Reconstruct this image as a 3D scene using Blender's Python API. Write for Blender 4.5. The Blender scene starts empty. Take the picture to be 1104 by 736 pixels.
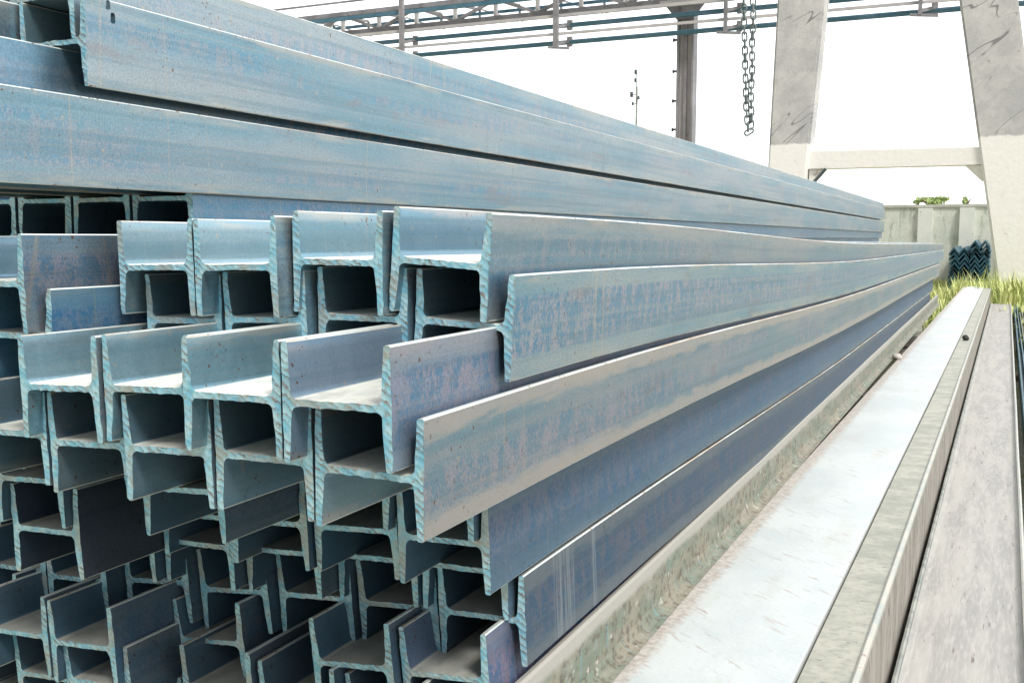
import bpy, bmesh, math, random
from mathutils import Vector, Matrix, noise
R = math.radians
CZ = 1.5                       # camera (and local origin) height above the yard

# ------------------------------------------------------------------ camera, sky, sun, exposure
scn = bpy.context.scene
cam_d = bpy.data.cameras.new("camera"); cam = bpy.data.objects.new("camera", cam_d)
scn.collection.objects.link(cam); scn.camera = cam
FPX, CX, CY = 1077.0, 552.0, 368.0
cam_d.sensor_width = 36.0; cam_d.lens = 36.0 * FPX / 1104.0
cam_d.clip_start = 0.02; cam_d.clip_end = 3000
PITCH = math.atan(111.0 / FPX); YAW = math.atan(520.0 * math.cos(PITCH) / FPX)
cam.location = (0, 0, CZ)
cam.rotation_euler = (math.pi / 2 - PITCH, 0, YAW)

SUN_EL, SUN_AZ = 52.0, 125.0   # azimuth measured clockwise from +Y
w = bpy.data.worlds.new("World"); scn.world = w; w.use_nodes = True
nt = w.node_tree; bg = nt.nodes["Background"]
sky = nt.nodes.new("ShaderNodeTexSky"); sky.sky_type = 'NISHITA'; sky.sun_disc = False
sky.sun_elevation = R(SUN_EL); sky.sun_rotation = R(SUN_AZ)
sky.air_density = 1.0; sky.dust_density = 4.0; sky.ozone_density = 1.0
# bright even cloud cover: the clear sky shows only faintly through it
mx = nt.nodes.new("ShaderNodeMix"); mx.data_type = 'RGBA'; mx.inputs[0].default_value = .86
mx.inputs[7].default_value = (4.6, 4.65, 4.6, 1)
# added sky gradient: dimmed behind the camera to darken beam ends and hollows
tc = nt.nodes.new("ShaderNodeTexCoord"); dt = nt.nodes.new("ShaderNodeVectorMath"); dt.operation = 'DOT_PRODUCT'
dt.inputs[1].default_value = (.42, .88, .22); nt.links.new(tc.outputs['Generated'], dt.inputs[0])
mr = nt.nodes.new("ShaderNodeMapRange"); mr.interpolation_type = 'SMOOTHSTEP'; nt.links.new(dt.outputs['Value'], mr.inputs[0])
for i_, v_ in enumerate((-.9, .75, .19, 1.22)): mr.inputs[i_ + 1].default_value = v_
vm = nt.nodes.new("ShaderNodeVectorMath"); vm.operation = 'SCALE'
nt.links.new(sky.outputs[0], mx.inputs[6]); nt.links.new(mx.outputs[2], vm.inputs[0]); nt.links.new(mr.outputs[0], vm.inputs['Scale'])
nt.links.new(vm.outputs[0], bg.inputs[0]); bg.inputs[1].default_value = 0.15
sd = bpy.data.lights.new("sun", 'SUN'); sd.energy = 1.1; sd.angle = R(14); sd.color = (1, 0.96, 0.9)
sun = bpy.data.objects.new("sun", sd); scn.collection.objects.link(sun)
d = Vector((math.sin(R(SUN_AZ)) * math.cos(R(SUN_EL)), math.cos(R(SUN_AZ)) * math.cos(R(SUN_EL)), math.sin(R(SUN_EL))))
sun.rotation_euler = d.to_track_quat('Z', 'Y').to_euler()
scn.view_settings.view_transform = 'Standard'; scn.view_settings.look = 'None'
scn.view_settings.gamma = 1.0; scn.view_settings.use_curve_mapping = False
scn.view_settings.exposure = 1.35

fwd = Vector((-math.sin(YAW) * math.cos(PITCH), math.cos(YAW) * math.cos(PITCH), -math.sin(PITCH)))
rgt = Vector((math.cos(YAW), math.sin(YAW), 0)); upv = rgt.cross(fwd)
def at(x, y, Y):               # point of the distant plane Y = const seen at a photo pixel (survey helper)
    r = rgt * (x - CX) + upv * (CY - y) + fwd * FPX
    return r / r.y * Y + Vector((0, 0, CZ))

# ------------------------------------------------------------------ helpers
COL = scn.collection
def tag(o, label=None, cat=None, group=None, kind=None):
    if label: o["label"] = label
    if cat: o["category"] = cat
    if group: o["group"] = group
    o["kind"] = kind or "thing"
    return o
def link(name, me, mats, parent=None, loc=None):
    for m in mats: me.materials.append(m)
    o = bpy.data.objects.new(name, me); COL.objects.link(o)
    if parent: o.parent = parent
    if loc is not None: o.location = loc
    return o
def obj(name, bm, mats, parent=None, loc=None, smooth=False):
    me = bpy.data.meshes.new(name); bmesh.ops.recalc_face_normals(bm, faces=bm.faces)
    bm.to_mesh(me); bm.free()
    if smooth:
        for p in me.polygons: p.use_smooth = True
    return link(name, me, mats if isinstance(mats, list) else [mats], parent, loc)
def empty(name, loc=(0, 0, 0), rz=0):
    o = bpy.data.objects.new(name, None); COL.objects.link(o); o.location = loc
    o.rotation_euler = (0, 0, rz); o.empty_display_size = .1
    return o
def box(bm, x0, x1, y0, y1, z0, z1, bev=0):
    vs = [bm.verts.new(p) for p in ((x0,y0,z0),(x1,y0,z0),(x1,y1,z0),(x0,y1,z0),(x0,y0,z1),(x1,y0,z1),(x1,y1,z1),(x0,y1,z1))]
    fs = [bm.faces.new([vs[i] for i in q]) for q in ((0,3,2,1),(4,5,6,7),(0,1,5,4),(1,2,6,5),(2,3,7,6),(3,0,4,7))]
    if bev:
        es = list({e for f in fs for e in f.edges})
        bmesh.ops.bevel(bm, geom=es, offset=bev, segments=2, affect='EDGES', profile=.6)
def prism(bm, quad, dy):       # quad of points extruded along +Y
    a = [bm.verts.new(p) for p in quad]; b = [bm.verts.new(Vector(p) + Vector((0, dy, 0))) for p in quad]
    n = len(quad); bm.faces.new(a); bm.faces.new(b[::-1])
    for i in range(n): bm.faces.new((a[i], b[i], b[(i+1) % n], a[(i+1) % n]))
def tube(bm, p, q, r, r2=None, n=8):
    p = Vector(p); q = Vector(q); dv = (q - p).normalized()
    u = dv.orthogonal().normalized(); v = dv.cross(u); r2 = r if r2 is None else r2
    A = [bm.verts.new(p + (u * math.cos(t) + v * math.sin(t)) * r) for t in [2*math.pi*i/n for i in range(n)]]
    B = [bm.verts.new(q + (u * math.cos(t) + v * math.sin(t)) * r2) for t in [2*math.pi*i/n for i in range(n)]]
    for i in range(n): bm.faces.new((A[i], A[(i+1)%n], B[(i+1)%n], B[i]))
    bm.faces.new(A[::-1]); bm.faces.new(B)
def bar(bm, p, q, w_, h_):     # rectangular bar between two points
    p = Vector(p); q = Vector(q); dv = (q - p).normalized()
    s = dv.cross(Vector((0, 0, 1)))
    s = Vector((1, 0, 0)) if s.length < .05 else s.normalized()
    t = s.cross(dv)
    vs = []
    for c in (p, q):
        for a, b in ((-1,-1),(1,-1),(1,1),(-1,1)): vs.append(bm.verts.new(c + s*a*w_/2 + t*b*h_/2))
    for f in ((0,1,2,3),(7,6,5,4),(0,4,5,1),(1,5,6,2),(2,6,7,3),(3,7,4,0)): bm.faces.new([vs[i] for i in f])

# ------------------------------------------------------------------ node helpers
class NT:
    def __init__(s, name):
        s.m = bpy.data.materials.new(name); s.m.use_nodes = True; s.t = s.m.node_tree
        s.b = s.t.nodes["Principled BSDF"]
    def n(s, typ, **k):
        x = s.t.nodes.new(typ)
        for a, v in k.items(): setattr(x, a, v)
        return x
    def put(s, sock, v):
        if isinstance(v, bpy.types.NodeSocket): s.t.links.new(v, sock)
        elif isinstance(v, (tuple, list)):
            sock.default_value = tuple(v) + (1,) if len(v) == 3 and sock.type == 'RGBA' else v
        else: sock.default_value = v
    def attr(s, name): return s.n("ShaderNodeAttribute", attribute_name=name).outputs['Vector']
    def sep(s, v):
        x = s.n("ShaderNodeSeparateXYZ"); s.put(x.inputs[0], v); return x.outputs
    def comb(s, a, b, c):
        x = s.n("ShaderNodeCombineXYZ")
        for i, v in enumerate((a, b, c)): s.put(x.inputs[i], v)
        return x.outputs[0]
    def math(s, op, a, b=0.0, c=None):
        x = s.n("ShaderNodeMath", operation=op); s.put(x.inputs[0], a); s.put(x.inputs[1], b)
        if c is not None: s.put(x.inputs[2], c)
        return x.outputs[0]
    def vmul(s, v, k):
        x = s.n("ShaderNodeVectorMath", operation='MULTIPLY'); s.put(x.inputs[0], v); s.put(x.inputs[1], k); return x.outputs[0]
    def vadd(s, v, k):
        x = s.n("ShaderNodeVectorMath", operation='ADD'); s.put(x.inputs[0], v); s.put(x.inputs[1], k); return x.outputs[0]
    def noise(s, v, scale, detail=4, rough=.55, dist=0):
        x = s.n("ShaderNodeTexNoise"); s.put(x.inputs['Vector'], v)
        x.inputs['Scale'].default_value = scale; x.inputs['Detail'].default_value = detail
        x.inputs['Roughness'].default_value = rough; x.inputs['Distortion'].default_value = dist
        return x.outputs['Fac']
    def ramp(s, f, lo, hi, a=0.0, b=1.0):
        x = s.n("ShaderNodeMapRange", interpolation_type='SMOOTHSTEP'); s.put(x.inputs[0], f)
        for i, v in enumerate((lo, hi, a, b)): s.put(x.inputs[i+1], v)
        return x.outputs[0]
    def mix(s, f, a, b, blend='MIX'):
        x = s.n("ShaderNodeMix", data_type='RGBA', blend_type=blend)
        s.put(x.inputs[0], f); s.put(x.inputs[6], a); s.put(x.inputs[7], b); return x.outputs[2]
    def bump(s, h, st=.3, d=.002):
        x = s.n("ShaderNodeBump"); x.inputs['Strength'].default_value = st; x.inputs['Distance'].default_value = d
        s.put(x.inputs['Height'], h); s.put(s.b.inputs['Normal'], x.outputs[0])
    def done(s, col, rough=.6, metal=0.0):
        s.put(s.b.inputs['Base Color'], col); s.put(s.b.inputs['Roughness'], rough); s.put(s.b.inputs['Metallic'], metal)
        return s.m

def steel_material():
    k = NT("mill_scale_steel")
    P = k.attr("prof"); rnd = k.n("ShaderNodeObjectInfo"); rv = rnd.outputs['Random']
    off = k.comb(k.math('MULTIPLY', rv, 37.0), k.math('MULTIPLY', rv, 91.0), k.math('MULTIPLY', rv, 13.0))
    x, y, z = k.sep(P)[:3]
    V = k.vadd(P, off)
    # vertical-grained mottling of the mill scale
    fine = k.noise(k.vmul(V, (150, 190, 95)), 1.0, 3, .65)
    mid = k.noise(k.vmul(V, (22, 30, 14)), 1.0, 5, .7)
    big = k.noise(k.vmul(V, (3, 1.1, 6)), 1.0, 3, .5)
    az = k.math('ABSOLUTE', z)
    zone = k.ramp(k.math('ADD', az, k.math('MULTIPLY', k.math('SUBTRACT', mid, .5), .014)), .050, .060, 1, 0)
    cyan = (.25, .44, .54); deep = (.06, .30, .52); mauve = (.50, .47, .54); pale = (.45, .53, .57)
    base = k.mix(k.ramp(big, .35, .65), cyan, pale)
    mott = k.mix(k.ramp(k.math('ADD', k.math('MULTIPLY', fine, .42), k.math('MULTIPLY', mid, .58)), .46, .54), deep, mauve)
    mask = k.math('MULTIPLY', zone, k.math('MULTIPLY', k.math('MAXIMUM', k.ramp(k.noise(k.vmul(V, (2, 1.1, 12)), 1.0, 4, .6), .42, .58, .12, 1), k.math('MULTIPLY', k.math('SUBTRACT', rnd.outputs['Alpha'], .5), 2.0)), k.ramp(mid, .25, .6, .6, 1)))
    outer = k.ramp(k.math('ABSOLUTE', x), .0925, .099)
    mask = k.math('MULTIPLY', k.math('MULTIPLY', mask, rnd.outputs['Alpha']), k.math('ADD', .22, k.math('MULTIPLY', outer, .78)))
    grime = k.math('DIVIDE', rnd.outputs['Object Index'], 10.0)
    col = k.mix(mask, base, mott)
    # long roll lines
    roll = k.noise(k.vmul(V, (8, .25, 90)), 1.0, 2)
    col = k.mix(k.ramp(roll, .45, .70, 0, .5), col, (.46, .50, .52))
    roll2 = k.noise(k.vmul(V, (8, .5, 38)), 1.0, 4, .6)
    col = k.mix(k.ramp(roll2, .50, .62, 0, .45), col, (.20, .34, .42))
    patch = k.noise(k.vmul(V, (3, 2.2, 9)), 1.0, 6, .7)
    col = k.mix(k.ramp(patch, .58, .66, 0, .5), col, (.36, .34, .36))
    # pale drip streaks
    st = k.noise(k.comb(k.math('MULTIPLY', k.sep(V)[1], 9.0), k.math('MULTIPLY', k.sep(V)[2], 1.2), rv), 1.0, 5, .7)
    col = k.mix(k.ramp(k.math('ADD', st, k.math('MULTIPLY', grime, .06)), .66, .72, 0, .8), col, (.50, .47, .42))
    # dust bands near the tips, rust specks
    dk = k.noise(k.comb(k.math('MULTIPLY', y, 14.0), k.math('MULTIPLY', z, 2.0), k.math('ADD', rv, 7.0)), 1.0, 4, .6)
    col = k.mix(k.ramp(dk, .64, .70, 0, .35), col, (.20, .24, .26))
    ln = k.noise(k.comb(k.math('MULTIPLY', y, 2.6), k.math('MULTIPLY', z, .15), k.math('MULTIPLY', rv, 50.0)), 1.0, 1, .5)
    col = k.mix(k.ramp(k.math('ABSOLUTE', k.math('SUBTRACT', ln, .56)), .0006, .0022, .55, 0), col, (.60, .54, .44))
    scr = k.noise(k.vmul(V, (40, 9, 160)), 1.0, 3, .6)
    col = k.mix(k.ramp(scr, .60, .72, 0, .45), col, (.34, .34, .35))
    grit = k.noise(V, 210.0, 2, .6)
    col = k.mix(k.ramp(grit, .35, .65, .28, 0), col, (.12, .14, .16))
    col = k.mix(k.math('SUBTRACT', 1.0, k.ramp(k.math('ABSOLUTE', x), .0925, .099)), col, k.mix(.5, col, (.25, .46, .56)))
    dust = k.math('MULTIPLY', k.ramp(az, .066, .090, 0, 1), k.ramp(k.noise(k.vmul(V, (4, 3.0, 25)), 1.0, 5, .65), .47, .62))
    col = k.mix(k.math('MULTIPLY', dust, .8), col, (.52, .52, .48))
    edge = k.ramp(k.math('ADD', az, k.math('MULTIPLY', k.math('SUBTRACT', k.noise(k.vmul(V, (6, 5, 30)), 1.0, 6, .75), .5), .10)), .050, .076)
    col = k.mix(k.math('MULTIPLY', k.math('MULTIPLY', edge, grime), outer), col, (.60, .58, .54))
    sp = k.noise(V, 95.0, 2, .5); sp2 = k.noise(V, 7.0, 3)
    col = k.mix(k.math('MULTIPLY', k.ramp(sp, .66, .71), k.ramp(sp2, .48, .6)), col, (.22, .13, .08))
    sp3 = k.noise(V, 46.0, 3, .6)
    col = k.mix(k.math('MULTIPLY', k.ramp(sp3, .68, .72), .7), col, (.55, .50, .42))
    g8 = k.ramp(rnd.outputs['Object Index'], 7.4, 7.6)
    yj = k.math('ADD', y, k.math('MULTIPLY', k.math('SUBTRACT', mid, .5), .02))
    b1 = k.math('MULTIPLY', k.ramp(yj, .140, .150), k.ramp(yj, .255, .270, 1, 0)); b2 = k.math('MULTIPLY', k.ramp(yj, .372, .380), k.ramp(yj, .392, .402, 1, 0))
    vs = k.ramp(k.noise(k.vmul(V, (1, 120, 3)), 1.0, 4, .6), .42, .60)
    col = k.mix(k.math('MULTIPLY', k.math('MULTIPLY', g8, k.math('MULTIPLY', k.math('ADD', b1, b2), vs)), .85), col, (1.0, .95, .86))
    # settled dust on upward faces
    nz = k.sep(k.n("ShaderNodeNewGeometry").outputs['Normal'])[2]
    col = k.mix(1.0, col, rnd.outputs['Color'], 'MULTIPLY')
    dd = k.ramp(k.noise(V, 16.0, 5, .6), .25, .6, .75, 1.0)
    up = k.math('MULTIPLY', k.ramp(nz, .75, .97), dd)
    dc = k.mix(k.ramp(k.noise(k.vmul(V, (18, 9, 1)), 1.0, 6, .7), .42, .66), (.76, .76, .69), (.58, .58, .52))
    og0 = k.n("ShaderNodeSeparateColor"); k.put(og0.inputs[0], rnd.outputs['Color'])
    dc = k.mix(k.ramp(og0.outputs[1], .3, .75, .55, 0), dc, (.10, .11, .095))  # darker dust on low-tone rows, partly own colour, partly painted-in occlusion
    col = k.mix(up, col, dc)
    rough = k.math('ADD', k.math('MULTIPLY', mid, .25), k.math('ADD', .30, k.math('MULTIPLY', up, .40)))
    k.bump(k.math('ADD', k.math('MULTIPLY', fine, .5), k.math('ADD', mid, k.math('MULTIPLY', sp3, .6))), .35, .0012)
    k.put(k.b.inputs['Specular IOR Level'], .35)
    og = k.n("ShaderNodeSeparateColor"); k.put(og.inputs[0], rnd.outputs['Color'])
    mt = k.ramp(og.outputs[1], .36, .62, .15, .78)
    rough = k.math('ADD', rough, k.ramp(og.outputs[1], .3, .6, .16, 0))
    return k.done(col, rough, k.math('MULTIPLY', mt, k.math('SUBTRACT', 1.0, up)))
def cut_material():
    k = NT("sawn_steel_end"); P = k.attr("prof"); rv = k.n("ShaderNodeObjectInfo").outputs['Random']
    x, y, z = k.sep(P)[:3]
    V = k.vadd(P, k.comb(k.math('MULTIPLY', rv, 11.0), 0.0, k.math('MULTIPLY', rv, 23.0)))
    n1 = k.noise(V, 40.0, 4)
    ph = k.math('ADD', k.math('ADD', k.math('MULTIPLY', x, 300.0), k.math('MULTIPLY', z, k.math('ADD', 380.0, k.math('MULTIPLY', rv, 160.0)))), k.math('MULTIPLY', n1, 13.0))
    saw = k.math('ADD', k.math('MULTIPLY', k.math('SINE', ph), .5), .5)
    gate = k.ramp(k.noise(V, 17.0, 4), .44, .56)
    m = k.math('MULTIPLY', k.ramp(saw, .62, .90), gate)
    col = k.mix(k.ramp(n1, .35, .65), (.23, .56, .72), (.48, .72, .80))
    col = k.mix(k.math('MULTIPLY', m, k.ramp(k.noise(V, 60.0, 3, .7), .38, .62, .25, .9)), col, (.20, .16, .15))
    col = k.mix(k.math('MULTIPLY', k.ramp(k.noise(V, 90.0, 3, .6), .56, .66), .7), col, (.36, .30, .24))
    col = k.mix(k.math('MULTIPLY', k.ramp(k.noise(V, 9.0, 3, .6), .50, .62), .6), col, (.44, .42, .36))
    k.bump(k.math('ADD', saw, n1), .5, .0012)
    return k.done(col, .5, .35)
def worn_material():
    k = NT("worn_steel_edge"); P = k.attr("prof"); n = k.noise(P, 60.0, 4)
    n2 = k.noise(k.vmul(P, (1, .2, 1)), 14.0, 4)
    col = k.mix(k.ramp(n2, .4, .62), (.62, .66, .64), (.46, .38, .30))
    col = k.mix(k.ramp(n, .6, .7), col, (.25, .18, .13))
    return k.done(col, .42, .35)
M_STEEL, M_CUT, M_WORN = steel_material(), cut_material(), worn_material()

def plain(name, c1, c2, scale=4.0, rough=.8, bump=.3, bd=.01, stretch=(1,1,1), spots=None, spot_t=(.62,.70), metal=0.0, c3=None):
    k = NT(name); V = k.n("ShaderNodeTexCoord").outputs['Object']; V = k.vmul(V, stretch)
    n = k.noise(V, scale, 6, .62); n2 = k.noise(V, scale * 5.3, 4, .6)
    col = k.mix(k.ramp(n, .36, .64), c1, c2)
    if c3: col = k.mix(k.ramp(n2, .45, .7, 0, .7), col, c3)
    if spots: col = k.mix(k.ramp(k.noise(V, scale * 3.1, 5, .7), *spot_t), col, spots)
    k.bump(k.math('ADD', n, k.math('MULTIPLY', n2, .4)), bump, bd)
    return k.done(col, rough, metal)

# ------------------------------------------------------------------ ground
def ground_material():
    k = NT("yard_ground"); V = k.n("ShaderNodeTexCoord").outputs['Object']
    a = k.noise(V, .35, 5); b = k.noise(V, 5.0, 6, .7); c = k.noise(V, 40.0, 4, .7)
    col = k.mix(k.ramp(b, .35, .65), (.36, .34, .29), (.50, .48, .42))
    col = k.mix(k.ramp(c, .5, .7), col, (.25, .23, .19))
    col = k.mix(k.math('MULTIPLY', k.ramp(a, .45, .55), k.ramp(b, .4, .6)), col, (.20, .24, .09))
    k.bump(k.math('ADD', b, c), .6, .03)
    return k.done(col, .95)
bm = bmesh.new()
N = 60
def gx(i): t = i / N * 2 - 1; return math.copysign(abs(t) ** 3 * 900, t)
gv = [[bm.verts.new((gx(i), gx(j) + 12, (noise.noise(Vector((gx(i)*.4, gx(j)*.4, 0))) * .03 if abs(gx(i)) < 60 else 0))) for i in range(N+1)] for j in range(N+1)]
for j in range(N):
    for i in range(N): bm.faces.new((gv[j][i], gv[j][i+1], gv[j+1][i+1], gv[j+1][i]))
tag(obj("ground", bm, ground_material(), loc=(0, 0, -.03)), kind="structure")

# ------------------------------------------------------------------ I-beams
W2, H2, TW = .100, .095, .0055
def profile():
    q = []
    n = 13
    for i in range(n): q.append((i * .071 / (n - 1), TW, 0))
    cx_, cz_ = .071, TW + .012
    for a in (22, 45, 68): q.append((cx_ + .012 * math.sin(R(a)), cz_ - .012 * math.cos(R(a)), 0))
    q.append((.0830, .0175, 0))
    for t in (.25, .5, .75): q.append((.0830 + t * .0055, .0175 + t * .075, 0))
    q.append((.0885, .0925, 2))                 # tip: worn edge faces start here
    q.append((.0902, H2, 2)); q.append((.0977, H2, 2)); q.append((W2, .0925, 0))
    for z_ in (.075, .055, .035, .0175): q.append((W2, z_, 0))
    out = list(q)
    out.append((W2, 0, 0))
    lo = [(a, -b, m) for a, b, m in q][::-1]     # lower right, going back to the web
    fix = []
    for i, (a, b, m) in enumerate(lo): fix.append((a, b, m))
    right = [(a, b) for a, b, m in out] + [(a, b) for a, b, m in fix]
    left = [(-a, -b) for a, b in right]
    pts = right[:] + left[1:-1] if False else right + left
    res = []
    for p in pts:
        if not res or (abs(p[0]-res[-1][0]) + abs(p[1]-res[-1][1])) > 1e-6: res.append(p)
    if (abs(res[0][0]-res[-1][0]) + abs(res[0][1]-res[-1][1])) < 1e-6: res.pop()
    return res
PROF = profile()
def sag_front(y):
    t = max(0.0, y - 1.6)
    return -.070 * (1 - math.exp(-(t / 2.9) ** 2)) - .0045 * max(0, y - 5)
def beam_mesh(length, seed, y0, sagf):
    rnd = random.Random(seed); n = len(PROF)
    ys = [0, .004, .02, .10, .3, .6, 1.0]
    v = 1.5
    while v < length - .5: ys.append(v); v += .6 if v < 6 else 1.2
    ys += [length - .05, length]
    bm = bmesh.new(); lay = bm.verts.layers.float_vector.new("prof")
    rings = []
    bx_, bz_ = rnd.uniform(-1, 1), rnd.uniform(-1, 1)
    for r, yy in enumerate(ys):
        amp = {0: 1.0, 1: .7, 2: .25}.get(r, 0)
        ring = []
        s = sagf(y0 + yy) - sagf(y0) if sagf else 0
        wob = .006 * noise.noise(Vector((seed * 3.1, (y0 + yy) * .35, 0))) * min(1, yy)
        for i, (px, pz) in enumerate(PROF):
            web = abs(px) < .072
            jz = noise.noise(Vector((px * 70, pz * 20, seed * 7.7))) * (.0012 if web else .001) * amp + noise.noise(Vector((px * 190, 3, seed * 2.7))) * (.0012 if web else 0) * amp
            jx = noise.noise(Vector((px * 20 + 5, pz * 80, seed * 3.3))) * .0017 * amp
            jy = noise.noise(Vector((px * 60, pz * 60, seed * 5.1))) * .003 * amp
            vt = bm.verts.new((px + jx + wob, yy + jy, pz + jz + s))
            vt[lay] = (px, yy, pz); ring.append(vt)
        rings.append(ring)
    for a, b in zip(rings, rings[1:]):
        for i in range(n):
            j = (i + 1) % n
            f = bm.faces.new((a[i], b[i], b[j], a[j])); f.smooth = True
            zm = (PROF[i][1] + PROF[j][1]) / 2
            tip = abs(zm) > .0930
            f.material_index = 2 if tip else 0
            if tip: f.smooth = False
    f = bm.faces.new(rings[0]); f.material_index = 1
    f2 = bm.faces.new(rings[-1][::-1]); f2.material_index = 1
    me = bpy.data.meshes.new("steel_beam")
    bmesh.ops.recalc_face_normals(bm, faces=bm.faces)
    bm.to_mesh(me); bm.free()
    me.set_sharp_from_angle(angle=R(35))
    for m in (M_STEEL, M_CUT, M_WORN): me.materials.append(m)
    return me
ORD = ["first", "second", "third", "fourth", "fifth", "sixth", "seventh", "eighth", "ninth"]
ROWN = dict(A="top layer of the front stack", B="second layer of the front stack", C="third layer of the front stack", D="fourth layer of the front stack",
            N="fifth layer of the front stack", E="sixth layer of the front stack", F="seventh layer of the front stack", G="eighth layer of the front stack",
            H="ninth layer of the front stack", I="tenth layer of the front stack", J="bottom layer of the front stack")
BACK = dict(R="topmost layer of the high rear stack", T="second layer of the high rear stack", K="third layer of the high rear stack",
            S="fourth layer of the high rear stack", U="fifth layer of the high rear stack", V="lowest layer of the high rear stack")
beams = {}
def beam(key, x, z, y, tilt=0, far=18.3, color=(1, 1, 1), dark=0.5, label=None):
    row, slot = key[0], int(key[1:]); seed = (ord(row) * 31 + slot * 7) % 997
    rr = random.Random(seed)
    front = row in ROWN
    L = far + rr.uniform(-.25, .25) - y
    me = beam_mesh(L, seed * .173, y, sag_front if front else None)
    o = bpy.data.objects.new("steel_beam", me); COL.objects.link(o)
    o.location = (x, y, z + CZ); o.rotation_euler = (0, R(-tilt), 0)
    v = rr.uniform(.90, 1.06)
    o.pass_index = {'D0': 7, 'C0': 3, 'G0': 8, 'A0': 3, 'E0': 1, 'H0': 2, 'B4': 3}.get(key, 0)
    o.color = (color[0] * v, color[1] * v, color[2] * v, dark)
    if not label:
        label = "%s I-beam, %s from right in the %s" % (label_tone(color, dark), ORD[slot], ROWN[row] if front else BACK[row])
    tag(o, label, "steel beam", "steel I-beams nested in the front stack" if front else "steel I-beams of the high rear stack")
    beams[key] = o
    return o
def label_tone(color, dark): return "dark blue" if color[0] < .8 else "blue-grey"

SP = .208
FRONT = dict(  # row: (x of slot 0, z, [(slot, y, dz, tilt)])
 A=(-.886, -.048, [(0,1.547,.004,-4.2),(1,1.530,.004,-.6),(2,1.492,-.007,1.2),(3,1.497,-.010,.9),(4,1.312,-.040,1),(5,1.62,-.04,0),(6,1.7,-.04,0)]),
 B=(-.857, -.153, [(0,1.580,-.001,-2.6),(1,1.566,.004,0),(2,1.539,-.005,1.6),(3,1.540,-.014,.9),(4,1.345,-.038,0),(5,1.6,-.036,0),(6,1.7,-.036,0)]),
 C=(-.888, -.253, [(0,1.231,.001,.6),(1,1.237,-.001,.8),(2,1.262,-.006,1.8),(3,1.257,-.016,2),(4,1.75,-.03,0),(5,1.7,-.03,0),(6,1.8,-.03,0)]),
 D=(-.858, -.362, [(0,1.272,-.001,-.6),(1,1.275,.003,.8),(2,1.274,-.003,2.2),(3,1.290,-.014,2.6),(4,1.29,-.010,1.5),(5,1.4,-.02,0),(6,1.6,-.02,0)]),
 N=(-.950, -.468, [(0,1.603,-.002,1),(1,1.646,-.006,1.5),(2,1.40,-.006,3),(3,1.95,-.02,2),(4,1.395,-.029,3),(5,1.5,-.03,2),(6,1.6,-.03,2)]),
 E=(-.925, -.574, [(0,1.620,.000,2),(1,1.629,-.007,3.6),(2,1.615,-.015,3.2),(3,1.629,-.030,2.2),(4,1.412,-.032,2.6),(5,1.6,-.035,2),(6,1.7,-.035,2)]),
 F=(-.953, -.675, [(0,1.756,.000,1.5),(1,1.747,-.006,3),(2,1.692,-.004,3.5),(3,1.660,-.006,2),(4,1.634,-.012,3),(5,1.7,-.02,3),(6,1.7,-.02,3)]),
 G=(-.922, -.778, [(0,1.775,.001,2.8),(1,1.781,-.013,4.6),(2,1.765,-.021,4.8),(3,1.736,-.030,6),(4,1.707,-.030,6),(5,1.656,-.040,3.5),(6,1.658,-.044,3.5)]),
 H=(-.952, -.872, [(0,1.672,.000,5.2),(1,1.651,-.008,6),(2,2.15,-.02,5),(3,1.686,-.044,6.4),(4,1.512,-.026,4.5),(5,1.512,-.034,4),(6,1.6,-.04,4)]),
 I=(-.875, -.985, [(1,1.66,-.004,5),(2,1.63,-.004,5),(3,1.62,-.004,5),(4,1.53,-.004,5),(5,1.56,-.040,5),(6,1.6,-.040,5)]),
 J=(-.925, -1.090, [(1,1.7,.000,4),(2,1.7,.000,4),(3,1.66,-.004,4),(4,1.62,-.006,4),(5,1.6,-.044,4),(6,1.62,-.044,4)]),
)
TONE = {'A': (.84,.84,.84), 'B': (.78,.83,.87), 'C': (.84,.86,.87), 'D': (.54,.57,.62), 'N': (.20,.25,.30), 'E': (.20,.26,.32), 'F': (.18,.24,.30), 'G': (.18,.24,.30), 'H': (.20,.25,.31), 'I': (.20,.24,.29), 'J': (.20,.24,.29)}  # scale colour per row, darkened from D down to imitate shade between beams
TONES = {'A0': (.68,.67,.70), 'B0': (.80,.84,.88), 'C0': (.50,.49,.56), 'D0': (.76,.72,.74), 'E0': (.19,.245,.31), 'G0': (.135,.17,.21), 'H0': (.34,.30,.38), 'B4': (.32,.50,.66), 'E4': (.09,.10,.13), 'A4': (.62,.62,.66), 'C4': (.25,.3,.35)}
FARY = {'A': 18.9, 'B': 18.3, 'C': 17.8, 'D': 17.2, 'N': 16.6, 'E': 16.4, 'F': 16.2, 'G': 15.9, 'H': 15.8, 'I': 15.8, 'J': 15.8}
IX = {1: -1.078, 2: -1.284, 3: -1.496, 4: -1.759, 5: -1.965, 6: -2.172}
MOT = {'A0': .45, 'B0': .95, 'C0': .80, 'D0': .62, 'E0': .9, 'G0': 1.0, 'H0': 1.0, 'A4': .7, 'B4': .8}
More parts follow.
